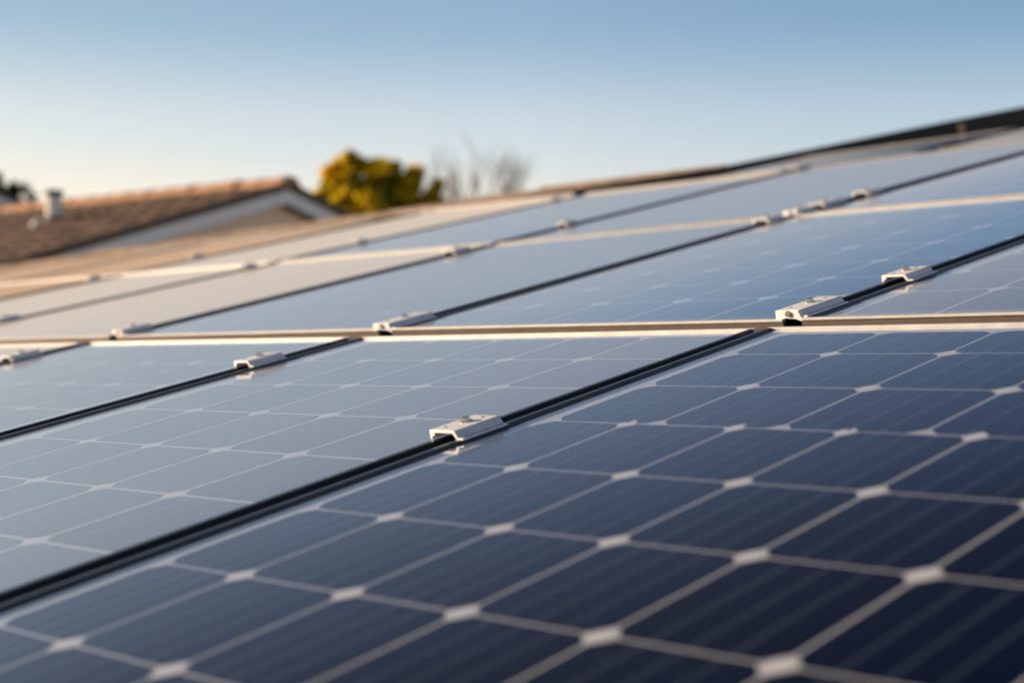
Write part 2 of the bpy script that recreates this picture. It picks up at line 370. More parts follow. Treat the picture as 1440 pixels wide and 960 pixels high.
panel('pale solar panel cut off by the left edge, in the front row',
      ((0.0, -17.0), (0.0, -10.88), (10.3, -10.63), (10.3, -16.8)),
      lin(.12, 10.15, 10), [(0, lin(-16.7, -11.25, 5))], dust=3)
# row 2
panel('blue solar panel at the right edge, just above the cross gap',
      ((-8.95, 1.50), (-8.95, 7.95), (-.37, 7.95), (-.37, 1.46)),
      [-8.8, -7.4, -6.1, -4.96, -3.8, -2.74, -1.72, -.5],
      [(0, [1.72, 2.7, 3.75, 4.8, 5.8, 6.8, 7.8])])
panel('blue second-row solar panel with its white cell grid in clear view',
      ((-8.75, -4.78), (-8.95, 1.30), (-.37, 1.25), (-.37, -4.40)),
      [-8.6, -7.42, -6.12, -4.98, -3.78, -2.74, -1.72, -.5],
      [(0, [-4.4, -3.5, -2.42, -1.15, .04, 1.08])])
panel('pale blue solar panel in the second row, left of the grid-patterned blue one',
      ((-8.1, -11.2), (-8.85, -5.02), (-.37, -4.64), (-.37, -10.65)),
      lin(-8.4, -.5, 7), [(0, lin(-10.6, -5.2, 5))], dust=2)
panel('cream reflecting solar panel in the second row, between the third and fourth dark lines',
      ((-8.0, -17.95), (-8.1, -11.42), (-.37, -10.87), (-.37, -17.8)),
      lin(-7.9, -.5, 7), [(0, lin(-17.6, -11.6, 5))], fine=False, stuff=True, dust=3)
panel('cream second-row solar panel left of the fourth dark line',
      ((-7.9, -24.3), (-7.9, -18.17), (-.37, -18.02), (-.37, -24.2)),
      lin(-7.8, -.5, 7), [(0, lin(-24, -18.6, 5))], fine=False, stuff=True, dust=3)
# row 3
panel('pale blue third-row solar panel at the right edge',
      ((-20.9, -4.85), (-21.3, 1.0), (-9.18, 1.1), (-9.05, -4.85)), lin(-20.7, -9.4, 10), [(0, lin(-4.4, .9, 5))])
panel('light blue solar panel in the third row, behind the cluster of clamps',
      ((-18.9, -12.0), (-20.4, -5.1), (-9.03, -5.08), (-8.3, -11.3)), lin(-19.4, -9.0, 9), [(0, lin(-11.5, -5.4, 5))], dust=2)
panel('whitish solar panel in the third row, directly under the bare tree',
      ((-17.85, -18.5), (-18.5, -12.25), (-8.35, -11.55), (-8.15, -18.0)), lin(-18, -8.4, 9), [(0, lin(-18, -12.2, 5))], fine=False, stuff=True, dust=2)
panel('whitish solar panel in the third row, below the yellow-green tree',
      ((-17.4, -25.0), (-17.8, -18.75), (-8.15, -18.25), (-8.0, -24.3)), lin(-17.4, -8.2, 9), [(0, lin(-24.4, -18.8, 5))], fine=False, stuff=True, dust=3)
panel('tan reflecting solar panel farthest left in the second row',
      ((-7.9, -31.0), (-7.9, -24.75), (-.37, -24.6), (-.37, -31.0)), lin(-7.7, -.6, 7), [(0, lin(-30.6, -24.9, 5))], fine=False, stuff=True, dust=4)
panel('tan dirty solar panel farthest left in the third row, below the neighbour\'s gable',
      ((-14.4, -31.4), (-16.2, -25.4), (-8.1, -24.8), (-8.1, -31.2)), lin(-15.0, -8.3, 6), [(0, lin(-30.8, -25.2, 5))], fine=False, stuff=True, dust=4)
panel('tan reflecting solar panel at the left edge above the long bright rail',
      ((-12.2, -38.2), (-14.2, -31.8), (-8.1, -31.6), (-8.1, -38.0)), lin(-12.8, -8.3, 4), [(0, lin(-37.6, -32, 5))], fine=False, stuff=True, dust=4)
# row 4
panel('sky blue strip of solar panel directly under the black ridge rail',
      ((-26.8, -9.2), (-29.0, -3.0), (-21.1, -2.9), (-20.4, -9.2)), lin(-27.4, -21, 6), [(0, lin(-8.8, -3.2, 5))], fine=False, stuff=True)
panel('narrow pale strip of solar panel where the black ridge rail begins',
      ((-23.2, -15.2), (-25.2, -9.7), (-20.2, -9.7), (-19.0, -15.2)), lin(-24, -20, 4), [(0, lin(-14.8, -10, 5))], fine=False, stuff=True)

# ------------------------------------------------------------------ clamps
def make_clamp(length=.084, closed=False, width=.060):
    root = empty('panel_clamp')
    h = .0100; t = .0030; z0 = RAIL_T
    x0, x1 = -length / 2, length / 2
    yl, yr = -width * .5, width * .5
    # profile in (y, z): flat top, short upright left leg, long sloping right leg with a foot
    prof = [(yl, z0), (yl, z0 + h), (yr - .009, z0 + h), (yr - .0035, z0 + .0025), (yr + .003, z0 + .0025), (yr + .003, z0 + .0002),
            (yr - .0065, z0 + .0002), (yr - .0118, z0 + h - t), (yl + t + .004, z0 + h - t), (yl + t + .004, z0 + h - t - .003), (yl + t, z0 + h - t - .004), (yl + t, z0)]
    mb = MB(); mb.prism(prof, length, (x0, 0, 0), 'x'); mb.bevel(.0006, 2); CHL = [mb.build('clamp_body', M['clamp'], root)]
    if closed:
        mb = MB(); pts = [(yl + .0005, z0 - .004), (yl + .0005, z0 + h - .0002), (yr - .0095, z0 + h - .0002), (yr - .002, z0 - .006), (yr - .014, z0 - .002), (yl + .016, z0 - .0005)]
        mb.prism(pts, .0022, (x1 + .0002, 0, 0), 'x'); mb.bevel(.0004, 1); CHL.append(mb.build('end_plate', M['clamp'], root))
        mb = MB(); k = 16
        mb.tube([(x1 + .0024, -.002, z0 + .0055), (x1 + .0050, -.002, z0 + .0055)], [.0042, .0038], 14); CHL.append(mb.build('end_screw', M['steel'], root))
    # bolt on the top: washer and hex head standing in a shallow dark seat
    mb = MB(); bx = -length * .06
    mb.tube([(bx, -.006, z0 + h + .0001), (bx, -.006, z0 + h + .0013)], [.0072, .0072], 20); CHL.append(mb.build('washer', M['steel'], root))
    mb = MB(); mb.tube([(bx, -.006, z0 + h + .0014), (bx, -.006, z0 + h + .0050), (bx, -.006, z0 + h + .0056)], [.0048, .0048, .0040], 6); CHL.append(mb.build('bolt', M['steel'], root))
    for px_, py_ in ((length * .3, -.012), (-length * .38, -.002)):
        mb = MB(); mb.tube([(px_, py_, z0 + h + .0001), (px_, py_, z0 + h + .0005)], [.0018, .0018], 12); CHL.append(mb.build('screw_hole', M['dark'], root))
    CH[root.name] = CHL
    return root
CG = 'metal clamps holding the solar panels'
kinds = {}
def clamp(label, u, v, rz=0, kind='open', L_=.066, w=.046):
    key = (kind, L_, w)
    if key not in kinds: kinds[key] = make_clamp(L_, kind == 'closed', w); o = kinds[key]
    else: o = copy_tree(kinds[key])
    o.matrix_world = amat(u, v, 0, rz + TR.uniform(-.02, .02)); tag(o, label, 'clamp', CG); return o
clamp('largest aluminium clamp in sharp focus, on the gap between the two front panels', 3.42, 1.315)
clamp('closed-end aluminium clamp with a screw in its end face, at the cross gap', -.74, 1.32, 0, 'closed', .100)
clamp('open-ended aluminium clamp right of the closed one, near the right edge', -2.32, 1.37, 0, 'open', .074)
clamp('open-ended aluminium clamp on the second gap, left of the sharp grid panel', 1.28, -4.53)
clamp('aluminium clamp bridging the cross gap on the second dark line', -.70, -4.54, 0, 'closed', .100, .050)
clamp('small blurred clamp on the second dark line, left of the clamp cluster', -8.2, -4.88)
clamp('nearest clamp of the cluster on the second dark line', -9.1, -4.93, 0, 'closed', .08)
clamp('long middle clamp of the cluster on the second dark line', -9.9, -4.97, 0, 'open', .10)
clamp('farthest clamp of the cluster, just past the tan cross rail at upper right', -11.1, -4.98)
clamp('blurred clamp at the left edge of the photo, on the front row', .95, -10.76)
clamp('blurred clamp at the left end of the cross gap, on the third dark line', -.72, -10.80, 0, 'closed', .07)
clamp('blurred clamp in the middle of the third dark line', -7.3, -11.28)
clamp('faint blurred clamp on the third dark line, above the tan cross rail', -10.4, -11.57, 0, 'open', .05, .036)
clamp('blurred clamp far up the third dark line, below the black ridge rail', -18.9, -12.14, 0, 'open', .10)
clamp('faint clamp on the fourth dark line, nearer the left edge', -7.35, -18.06, 0, 'open', .05, .036)
clamp('faint clamp midway along the fourth dark line', -10.4, -18.24, 0, 'open', .05, .036)
clamp('faint clamp at the top end of the fourth dark line, right of the bare tree', -16.9, -18.6, 0, 'open', .05, .036)
clamp('blurred clamp cut by the left edge of the photo above the cross gap', -2.15, -17.95)
clamp('dark blurred clamp below the bright tan rail at far left', -7.3, -24.55, 0, 'open', .05, .036)
clamp('dark blurred clamp in the tan area below the neighbour\'s gable', -10.3, -24.95, 0, 'open', .05, .036)
clamp('small dark clamp on the far tan rail below the yellow-green tree', -17.7, -25.2, 0, 'open', .05, .036)

# bare aluminium strips that stand in the far cross gaps
def strip(label, pts, z1, wid=.011):
    r = empty('gap_strip', amat(*pts[0])); tag(r, label, 'metal strip'); iv = r.matrix_world.inverted()
    for a, b in zip(pts, pts[1:]):
        p, q = A(*a), A(*b); d = (q - p).normalized(); sd_ = d.cross(az).normalized() * wid / 2; e = d * .004
        c4 = [p - sd_ + e, q - sd_ - e, q + sd_ - e, p + sd_ + e]; mb = MB()
        mb.hexa([iv @ (x - az * .035) for x in c4] + [iv @ (x + az * z1) for x in c4]); mb.bevel(.001, 2); mb.build('strip_length', M['alu'], r)
    return r
strip('long bright cream metal strip running in from the left edge, above the cream panels', [(-8.0, -40), (-8.0, -31.3), (-8.0, -24.5), (-8.06, -18.3)], .0045)
strip('bright cream metal strip at the roof edge below the yellow tree', [(-17.0, -28.6), (-17.55, -24.9), (-17.98, -18.9)], .013)
strip('cream metal strip at the roof edge below the bare tree', [(-17.98, -18.5), (-18.6, -12.4)], .008)

strip('warm metal frame edge on the tan roof area, just below the neighbour\'s eave', [(-12.35, -38.0), (-14.35, -31.5), (-16.3, -25.5)], .012)

# ------------------------------------------------------------------ our own roof: tiled plane, hip, ridge rail
ROOFZ = -.125
HIP = lambda v: -28.4 + (v + 11.2) * (-28.4 + 16.7) / (28.6 - 11.2) * -1 * -1 * 1.0
HK = [(-52, -5.5), (-28.6, -16.6), (-17.0, -21.7), (12, -50.5)]
def hip_u(v):
    for (a, b), (c, d) in zip(HK, HK[1:]):
        if v <= c or (c, d) == HK[-1]: return b + (d - b) * (v - a) / (c - a)
M['tan_tile'] = plain('tan_concrete', (.46, .33, .23), .85, var=.3, scale=14, bump=.4)
M['stucco'] = plain('beige_stucco', (.42, .33, .25), .9, var=.08, scale=20, bump=.3)
house = empty('own_house', amat(14, -45)); tag(house, 'house whose low tiled roof carries all the solar panels', 'house')
inv = house.matrix_world.inverted()
def hp(u, v, z): return inv @ A(u, v, z)
VL, VR = -52, 12
M['gap_shade'] = plain('gap_shade_dark', (.05, .04, .035), .9)
def slab(poly, z0, z1, name, m, parent, fn):
    mb = MB(); lo = [mb.bm.verts.new(fn(u, v, z0)) for u, v in poly]; hi = [mb.bm.verts.new(fn(u, v, z1)) for u, v in poly]; k = len(poly)
    for i in range(k): mb.bm.faces.new((lo[i], lo[(i + 1) % k], hi[(i + 1) % k], hi[i]))
    mb.bm.faces.new(hi); mb.bm.faces.new(lo[::-1]); return mb.build(name, m, parent)
slab([(15, VL)] + [(u, v) for v, u in HK] + [(15, VR)], ROOFZ - .06, ROOFZ, 'roof_deck', M['tan_tile'], house, hp)
# tile courses on the strip of roof between the panels and the hip
mb = MB(); uu = -48.0
def hip_v(u):
    for (a, b), (c, d) in zip(HK, HK[1:]):
        if d <= u <= b: return a + (c - a) * (u - b) / (d - b)
    return VL if u > HK[0][1] else VR
while uu < 14.0:
    v0 = hip_v(uu)
    if v0 < VR - 1:
        a = [hp(uu, v0, ROOFZ + .002), hp(uu, VR, ROOFZ + .002), hp(uu + 2.1, VR, ROOFZ + .002), hp(uu + 2.1, v0, ROOFZ + .002)]
        b = [hp(uu, v0, ROOFZ + .006), hp(uu, VR, ROOFZ + .006), hp(uu + 2.1, VR, ROOFZ + .024), hp(uu + 2.1, v0, ROOFZ + .024)]
        mb.hexa(a + b)
    uu += 2.0
o = mb.build('tile_course', M['tan_tile'], house); o['kind'] = 'stuff'
# added dark sheet below the panels, standing in for shade in the gaps
slab([(10.2, -30), (-8, -30), (-15.5, -24), (-20, -10), (-20, 7.9), (10.2, 7.9)], ROOFZ + .03, ROOFZ + .034, 'gap_shade_sheet', M['gap_shade'], house, hp)
back = (A(hip_u(VR), VR) - A(hip_u(VL), VL)).cross(Vector((0, 0, 1))).normalized()
if back.dot(A(-40, -40) - A(-20, -20)) < 0: back = -back
mb = MB()
for (va, ua), (vb, ub) in zip(HK, HK[1:]):
    pa, pb = A(ua, va, ROOFZ + .004), A(ub, vb, ROOFZ + .004)
    dn = lambda p: p + back * 5 - Vector((0, 0, 1.1))
    mb.poly([inv @ pa, inv @ pb, inv @ dn(pb), inv @ dn(pa)])
mb.build('back_roof', M['tan_tile'], house)
# walls down to the ground
def wall_prism(pts, top_off):
    mb = MB()
    lo = [inv @ Vector((p.x, p.y, 0)) for p in pts]; hi = [inv @ Vector((p.x, p.y, p.z - top_off)) for p in pts]
    v = [mb.bm.verts.new(p) for p in lo + hi]; k = len(pts)
    for i in range(k): mb.bm.faces.new((v[i], v[(i + 1) % k], v[k + (i + 1) % k], v[k + i]))
    return mb.build('wall', M['stucco'], house)
wall_prism([A(13, VL + 3), A(13, VR - 3), A(hip_u(VR - 3) + 3, VR - 3), A(hip_u(VR) , VR - 3) + back * 4.2 - Vector((0, 0, 1.0)), A(hip_u(VL), VL + 3) + back * 4.2 - Vector((0, 0, 1.0)), A(hip_u(VL + 3) + 3, VL + 3)], .35)

# hip cap tiles (left, tan) and the black rail (right)
def hip_pt(v, dz=0): return A(hip_u(v), v, dz)
tiles = empty('hip_cap', Matrix.Translation(hip_pt(-30, ROOFZ))); tag(tiles, 'tan cap tiles along the far roof edge, left of the black rail', 'ridge tiles')
ti = tiles.matrix_world.inverted()
zdir = az
def cap_tile_mesh():
    mb = MB(); k = 8; Ln = .43; prof = []
    for j in range(k + 1):
        a = math.pi * j / k; prof.append((math.cos(a) * .12, math.sin(a) * .085))
    for j in range(k, -1, -1):
        a = math.pi * j / k; prof.append((math.cos(a) * .10, math.sin(a) * .068))
    n0 = [mb.bm.verts.new((0, y * .92, z * .90)) for y, z in prof]; n1 = [mb.bm.verts.new((Ln, y, z)) for y, z in prof]
    m_ = len(prof)
    for j in range(m_): mb.bm.faces.new((n0[j], n0[(j + 1) % m_], n1[(j + 1) % m_], n1[j]))
    for nn in (n0, n1):
        for j in range(k): mb.bm.faces.new((nn[j], nn[j + 1], nn[m_ - 2 - j], nn[m_ - 1 - j]))
    return mb.mesh('cap_tile', M['tan_tile'])
CAP = cap_tile_mesh()
for (v0, v1) in ((-52, -28.6), (-28.6, -17.0)):
    p0, p1 = hip_pt(v0, ROOFZ + .085), hip_pt(v1, ROOFZ + .085); hd = (p1 - p0).normalized(); sd_ = hd.cross(zdir).normalized()
    nt_ = round((p1 - p0).length / .38); pitch_ = ((p1 - p0).length - .05) / nt_
    for i in range(nt_):
        rot = Matrix(((-hd.x, sd_.x, zdir.x), (-hd.y, sd_.y, zdir.y), (-hd.z, sd_.z, zdir.z))).to_4x4()
        link('cap_tile', CAP, tiles, Matrix.Translation((ti @ (p0 + hd * (i * pitch_ + .43))) + zdir * random.uniform(-.004, .004) - zdir * .012) @ rot)
    s_ = sd_ * .10; q = [p0 - s_, p1 - s_, p1 + s_, p0 + s_]; mb = MB()
    mb.hexa([ti @ (x - zdir * .1) for x in q] + [ti @ (x + zdir * .012) for x in q]); mb.build('mortar_bed', M['tan_tile'], tiles)
RAILV = -16.98
rail = empty('ridge_rail', Matrix.Translation(hip_pt(RAILV, 0))); tag(rail, 'long black metal rail along the roof edge against the sky at upper right', 'rail')
ri = rail.matrix_world.inverted()
r0 = hip_pt(RAILV, 0); r1 = hip_pt(VR, 0); hd = (r1 - r0).normalized(); side = hd.cross(zdir).normalized()
mb = MB(); s_ = side * .032; q = [r0 - s_, r1 - s_, r1 + s_, r0 + s_]
rm = r0 + hd * 1.0; cr3 = [(r0, .012), (rm, .052), (r1, .20)]
for (a, za_), (b_, zb_) in zip(cr3, cr3[1:]):
    mb = MB(); g_ = hd * .0015
    mb.hexa([ri @ x for x in (a - s_ + g_ - zdir * .045, b_ - s_ - g_ - zdir * .045, b_ + s_ - g_ - zdir * .045, a + s_ + g_ - zdir * .045, a - s_ + g_ + zdir * za_, b_ - s_ - g_ + zdir * zb_, b_ + s_ - g_ + zdir * zb_, a + s_ + g_ + zdir * za_)])
    mb.bevel(.006, 3); mb.build('rail_beam', M['black_metal'], rail)
mb = MB(); s_ = side * .045; q = [r0 - s_, r1 - s_, r1 + s_, r0 + s_]
mb.hexa([ri @ (x - zdir * .12) for x in q] + [ri @ (x - zdir * .046) for x in q]); mb.build('rail_plinth', M['black_metal'], rail)
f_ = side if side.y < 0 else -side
# added dark strips standing in for the shadow line under the cap tiles
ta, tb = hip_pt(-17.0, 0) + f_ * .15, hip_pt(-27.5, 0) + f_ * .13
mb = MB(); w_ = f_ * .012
mb.hexa([ri @ x for x in (ta - zdir * .12, tb - zdir * .12, tb + w_ - zdir * .12, ta + w_ - zdir * .12, ta + zdir * .020, tb + zdir * .002, tb + w_ + zdir * .002, ta + w_ + zdir * .020)]); mb.build('edge_shade_strip', M['black_metal'], rail)
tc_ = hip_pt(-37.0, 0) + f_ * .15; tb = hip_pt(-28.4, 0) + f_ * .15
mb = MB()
mb.hexa([ri @ x for x in (tb - zdir * .12, tc_ - zdir * .12, tc_ + w_ - zdir * .12, tb + w_ - zdir * .12, tb + zdir * .004, tc_ - zdir * .014, tc_ + w_ - zdir * .014, tb + w_ + zdir * .004)]); mb.build('edge_shade_strip', M['soffit'] if 'soffit' in M else M['shaded_brown_alu'], rail)
for v_, z_ in ((-15.4, -.035), (-13.6, -.035), (-12.2, .0), (-10.0, .01)):
    c = hip_pt(v_, z_); e1 = hd * .012
    q = [c + f_ * .034 - e1, c + f_ * .034 + e1, c + f_ * .05 + e1, c + f_ * .05 - e1]; mb = MB()
    mb.hexa([ri @ x for x in q] + [ri @ (x + zdir * .034) for x in q]); mb.build('rail_bracket', M['tan_tile'], rail)

# ------------------------------------------------------------------ ground and street behind (mostly hidden)
mb = MB(); S = 1500
mb.poly([(-S, -S, 0), (S, -S, 0), (S, S, 0), (-S, S, 0)])
M['ground'] = plain('dry_grass_ground', (.10, .10, .05), .95, var=.4, scale=.4)
tag(mb.build('ground', M['ground']), kind='structure')

# ------------------------------------------------------------------ neighbour's gable house
def tile_mat(name, a, b, c):
    m, n, l, bs = mat(name)
    t = noise(n, l, 9, coords(n, l), 5, .65); t2 = noise(n, l, 1.1, coords(n, l), 3)
    mx = n.new('ShaderNodeMath'); mx.operation = 'MULTIPLY_ADD'; l.new(t2.outputs[0], mx.inputs[0]); mx.inputs[1].default_value = .5; l.new(t.outputs[0], mx.inputs[2])
    r = cramp(n, l, mx.outputs[0], [(.5, a), (.75, b), (1.0, c)]); l.new(r.outputs[0], bs.inputs['Base Color']); bs.inputs['Roughness'].default_value = .85
    bp = n.new('ShaderNodeBump'); bp.inputs['Strength'].default_value = .4; bp.inputs['Distance'].default_value = .01
    l.new(t.outputs[0], bp.inputs['Height']); l.new(bp.outputs[0], bs.inputs['Normal']); return m
M['rooftile'] = tile_mat('brown_roof_tile', (.075, .038, .022), (.115, .06, .034), (.17, .095, .055))
M['ridgetile'] = tile_mat('ridge_tile', (.34, .17, .09), (.42, .22, .12), (.50, .28, .16))
M['fascia'] = plain('white_fascia_paint', (.84, .83, .83), .6, var=.05)
M['gable'] = plain('peach_gable_stucco', (.92, .72, .54), .9, var=.06, scale=15, bump=.2)
M['soffit'] = plain('brown_soffit', (.10, .07, .05), .8)
M['soffit2'] = plain('tan_soffit', (.36, .27, .20), .8)
M['vent'] = plain('vent_sheet_metal', (.88, .86, .84), .8, 0, var=.1, spec=.2)
M['ventcap'] = plain('vent_cap_metal', (.06, .06, .065), .6)

apex = ray(402, 254, 14.0)
VPR = math.atan((-1922 - 720) / 2120.0)
rd = Vector((math.sin(VPR), math.cos(VPR), 0))            # ridge direction, away
gd = Vector((math.cos(VPR), -math.sin(VPR), 0))           # along the gable to the right (far)
TAN = .295
HW, RL = 5.0, 16.0
nb = empty('neighbour_house', Matrix(((rd.x, gd.x, 0, apex.x), (rd.y, gd.y, 0, apex.y), (0, 0, 1, 0), (0, 0, 0, 1))))
tag(nb, 'neighbour\'s house with a brown tiled roof and a white-trimmed peach gable', 'house')
ZA = apex.z
# local: x along the ridge (away), y along the gable (+ right), z up
def slope_z(y, off=0): return ZA - abs(y) * TAN + off
cs = 1 / math.sqrt(1 + TAN * TAN)
for sgn in (-1, 1):
    mb = MB(); y1 = sgn * HW
    a = [(0, 0, ZA - .16), (RL, 0, ZA - .16), (RL, y1, slope_z(y1, -.16)), (0, y1, slope_z(y1, -.16))]
    b = [(x, y, z + .10) for x, y, z in a]
    mb.hexa(a + b); mb.build('roof_slope', M['rooftile'], nb)
    # tile courses: stepped rows of barrel tiles, joined
    mb = MB(); nrow = 17; step = HW / nrow; per = .30; nx = int(RL / per)
    for r in range(nrow):
        ya, yb = sgn * (r * step), sgn * ((r + 1) * step + .03)
        za, zb = slope_z(ya, -.055), slope_z(yb, -.03)
        jit = [random.uniform(-.006, .006) for _ in range(nx + 1)]
        prev = None
        for i in range(nx):
            for k_ in range(4):
                x = i * per + k_ * per / 4; hgt = (0, .022, .03, .02)[k_]
                cur = (mb.bm.verts.new((x, ya, za + hgt + jit[i])), mb.bm.verts.new((x, yb, zb + hgt + jit[i])), mb.bm.verts.new((x, yb, zb - .04)))
                if prev: mb.bm.faces.new((prev[0], cur[0], cur[1], prev[1])); mb.bm.faces.new((prev[1], cur[1], cur[2], prev[2]))
                prev = cur
    o = mb.build('tile_course', M['rooftile'], nb); o['kind'] = 'stuff'
    # barge board (fascia) down the rake, with the dark tile edge above it
    mb = MB()
    for (x0, x1, t0, t1, nm, mm_) in ((-.03, .0, -.215, -.080, 'fascia_board', 'fascia'),):
        a = [(x0, 0, ZA + t0), (x1, 0, ZA + t0), (x1, y1, slope_z(y1, t0)), (x0, y1, slope_z(y1, t0))]
        b = [(x0, 0, ZA + t1), (x1, 0, ZA + t1), (x1, y1, slope_z(y1, t1)), (x0, y1, slope_z(y1, t1))]
        mb.hexa(a + b)
    mb.build('fascia_board', M['fascia'], nb)
    mb = MB()
    a = [(-.06, 0, ZA - .085), (.02, 0, ZA - .085), (.02, y1, slope_z(y1, -.085)), (-.06, y1, slope_z(y1, -.085))]
    mb.hexa(a + [(x, y, z + .075) for x, y, z in a]); mb.build('verge_tile_edge', M['soffit'], nb)
    mb = MB()
    a = [(.002, 0, ZA - .20), (.12, 0, ZA - .20), (.12, y1, slope_z(y1, -.20)), (.002, y1, slope_z(y1, -.20))]
    mb.hexa(a + [(x, y, z + .02) for x, y, z in a]); mb.build('soffit', M['soffit2'], nb)
    # side wall
    mb = MB(); yw = sgn * (HW - .5)
    mb.box((.52, min(yw, yw - sgn * .2), 0), (RL - .5, max(yw, yw - sgn * .2), slope_z(yw, -.2))); mb.build('wall', M['gable'], nb)
    mb = MB(); mb.box((0, min(y1, y1 + sgn * .12), slope_z(y1, -.22)), (RL, max(y1, y1 + sgn * .12), slope_z(y1, -.10))); mb.build('gutter', M['fascia'], nb)
# gable wall
for x_ in (.12, RL - .6):
    mb = MB(); yw = HW - .5
    mb.prism([(-yw, 0), (yw, 0), (yw, slope_z(yw, -.22)), (0, ZA - .22), (-yw, slope_z(yw, -.22))], .2, (x_, 0, 0), 'x'); mb.build('gable_wall', M['gable'], nb)
# louvred gable vent and a window low on the gable (hidden from the photo's camera)
mb = MB(); mb.box((.08, -1.0, 1.0), (.119, 1.0, 2.3)); mb.build('window', M['black_metal'], nb)
# ridge tiles
mb = MB(); k = 7; prof = [(math.cos(math.pi * j / k) * .13, math.sin(math.pi * j / k) * .10 - .01) for j in range(k + 1)]
n0 = [(0, y, z) for y, z in prof]; n1 = [(.37, y * .93, z * .9 - .003) for y, z in prof]
va = [mb.bm.verts.new(p) for p in n0]; vb = [mb.bm.verts.new(p) for p in n1]
for j in range(k): mb.bm.faces.new((va[j], va[j + 1], vb[j + 1], vb[j]))
mb.bm.faces.new(va); mb.bm.faces.new(vb[::-1])
RT = mb.mesh('ridge_tile', M['ridgetile'])
for i in range(int(RL / .33)):
    link('ridge_tile', RT, nb, Matrix.Translation((-.06 + i * .33, random.uniform(-.005, .005), ZA - .045 + random.uniform(-.004, .006))) @ Matrix.Rotation(random.uniform(-.02, .02), 4, 'Z'))

# vent pipe standing on the left slope: where the photo's ray through its foot meets the slope
ni = nb.matrix_world.inverted()
def on_slope(px, py, sgn=-1):
    o_ = ni @ Vector((0, 0, CAMZ)); p1 = ni @ ray(px, py, 10)
    d = p1 - o_
    # z = ZA - |y| TAN  with y = sgn*|y|
    t = (ZA - .03 + sgn * -1 * -1 * 0 - o_.z + sgn * -1 * TAN * o_.y * 1) / (d.z - sgn * -1 * TAN * d.y)
    return o_ + d * t
foot = on_slope(76, 312)
vp = empty('roof_vent', nb.matrix_world @ Matrix.Translation(foot)); tag(vp, 'short metal vent pipe with a dark cap on the neighbour\'s brown roof', 'vent pipe')
dist = (vp.matrix_world.translation - Vector((0, 0, CAMZ))).length; k1 = dist / 2120
mb = MB(); mb.tube([(0, 0, -.1), (0, 0, 34 * k1)], [10.5 * k1, 10.5 * k1], 24, True); mb.build('vent_pipe', M['vent'], vp)
mb = MB(); mb.tube([(0, 0, 33 * k1), (0, 0, 37 * k1), (0, 0, 41 * k1), (0, 0, 43 * k1)], [9.8 * k1, 13 * k1, 13 * k1, 6 * k1], 24); mb.build('vent_cap', M['ventcap'], vp)
mb = MB(); mb.tube([(0, 0, -.1), (0, 0, .02), (0, 0, .05)], [14 * k1, 13 * k1, 10.8 * k1], 24); mb.build('flashing', M['ventcap'], vp)
f2 = on_slope(52, 317)
v2 = empty('roof_outlet', nb.matrix_world @ Matrix.Translation(f2)); tag(v2, 'tiny bright metal outlet low on the brown roof, left of the vent pipe', 'roof outlet')
mb = MB(); mb.tube([(0, 0, -.05), (0, 0, 4 * k1), (0, 0, 9 * k1)], [5 * k1, 5 * k1, 2.5 * k1], 16); mb.build('outlet_hood', M['vent'], v2, True)
mb = MB(); mb.tube([(0, 0, -.02), (0, 0, .02)], [9 * k1, 8 * k1], 16); mb.build('outlet_flange', M['vent'], v2)

# second house, a corner of its gable at the far left edge
ap2 = ray(-26, 262, 26.0)
h2 = empty('far_house', Matrix.Translation((ap2.x, ap2.y, 0))); tag(h2, 'far house showing only a grey sloping eave at the left edge', 'house')
Z2 = ap2.z; t2_ = .5
for sgn in (-1, 1):
    a = [(0, -.1, Z2 - .20), (sgn * 5, -.1, Z2 - 5 * t2_ - .20), (sgn * 5, 9, Z2 - 5 * t2_ - .20), (0, 9, Z2 - .20)]
    mb = MB(); mb.hexa(a + [(x, y, z + .16) for x, y, z in a]); mb.build('roof_slope', M['rooftile'], h2)
    a = [(0, -.16, Z2 - .26), (sgn * 5, -.16, Z2 - 5 * t2_ - .26), (sgn * 5, -.105, Z2 - 5 * t2_ - .26), (0, -.105, Z2 - .26)]
    mb = MB(); mb.hexa(a + [(x, y, z + .26) for x, y, z in a]); mb.build('fascia_board', M['fascia'], h2)
mb = MB(); mb.prism([(-4.5, 0), (4.5, 0), (4.5, Z2 - 4.5 * t2_ - .22), (0, Z2 - .22), (-4.5, Z2 - 4.5 * t2_ - .22)], 8, (0, .4, 0), 'y'); mb.build('wall', M['stucco'], h2)

# ------------------------------------------------------------------ trees
def leaf_mat(name, stops):
    m, n, l, b = mat(name)
    t = noise(n, l, 1.3, coords(n, l), 4, .6)
    g = n.new('ShaderNodeNewGeometry')
    mx = n.new('ShaderNodeMath'); mx.operation = 'MULTIPLY_ADD'; l.new(g.outputs['Random Per Island'], mx.inputs[0]); mx.inputs[1].default_value = .3
    sb = n.new('ShaderNodeMath'); sb.operation = 'SUBTRACT'; l.new(t.outputs[0], sb.inputs[0]); sb.inputs[1].default_value = .15; l.new(sb.outputs[0], mx.inputs[2])
    r = cramp(n, l, mx.outputs[0], stops); l.new(r.outputs[0], b.inputs['Base Color'])
    b.inputs['Roughness'].default_value = .6
    tr = n.new('ShaderNodeBsdfTranslucent'); l.new(r.outputs[0], tr.inputs[0])
    ms = n.new('ShaderNodeMixShader'); ms.inputs[0].default_value = .5
    l.new(b.outputs[0], ms.inputs[1]); l.new(tr.outputs[0], ms.inputs[2]); l.new(ms.outputs[0], n['Material Output'].inputs[0]); return m
M['yleaf'] = leaf_mat('autumn_yellow_leaf', [(.34, (.04, .065, .008)), (.43, (.42, .34, .012)), (.53, (.96, .70, .016))])
M['dleaf'] = leaf_mat('dark_green_leaf', [(.35, (.02, .04, .008)), (.65, (.08, .12, .02))])
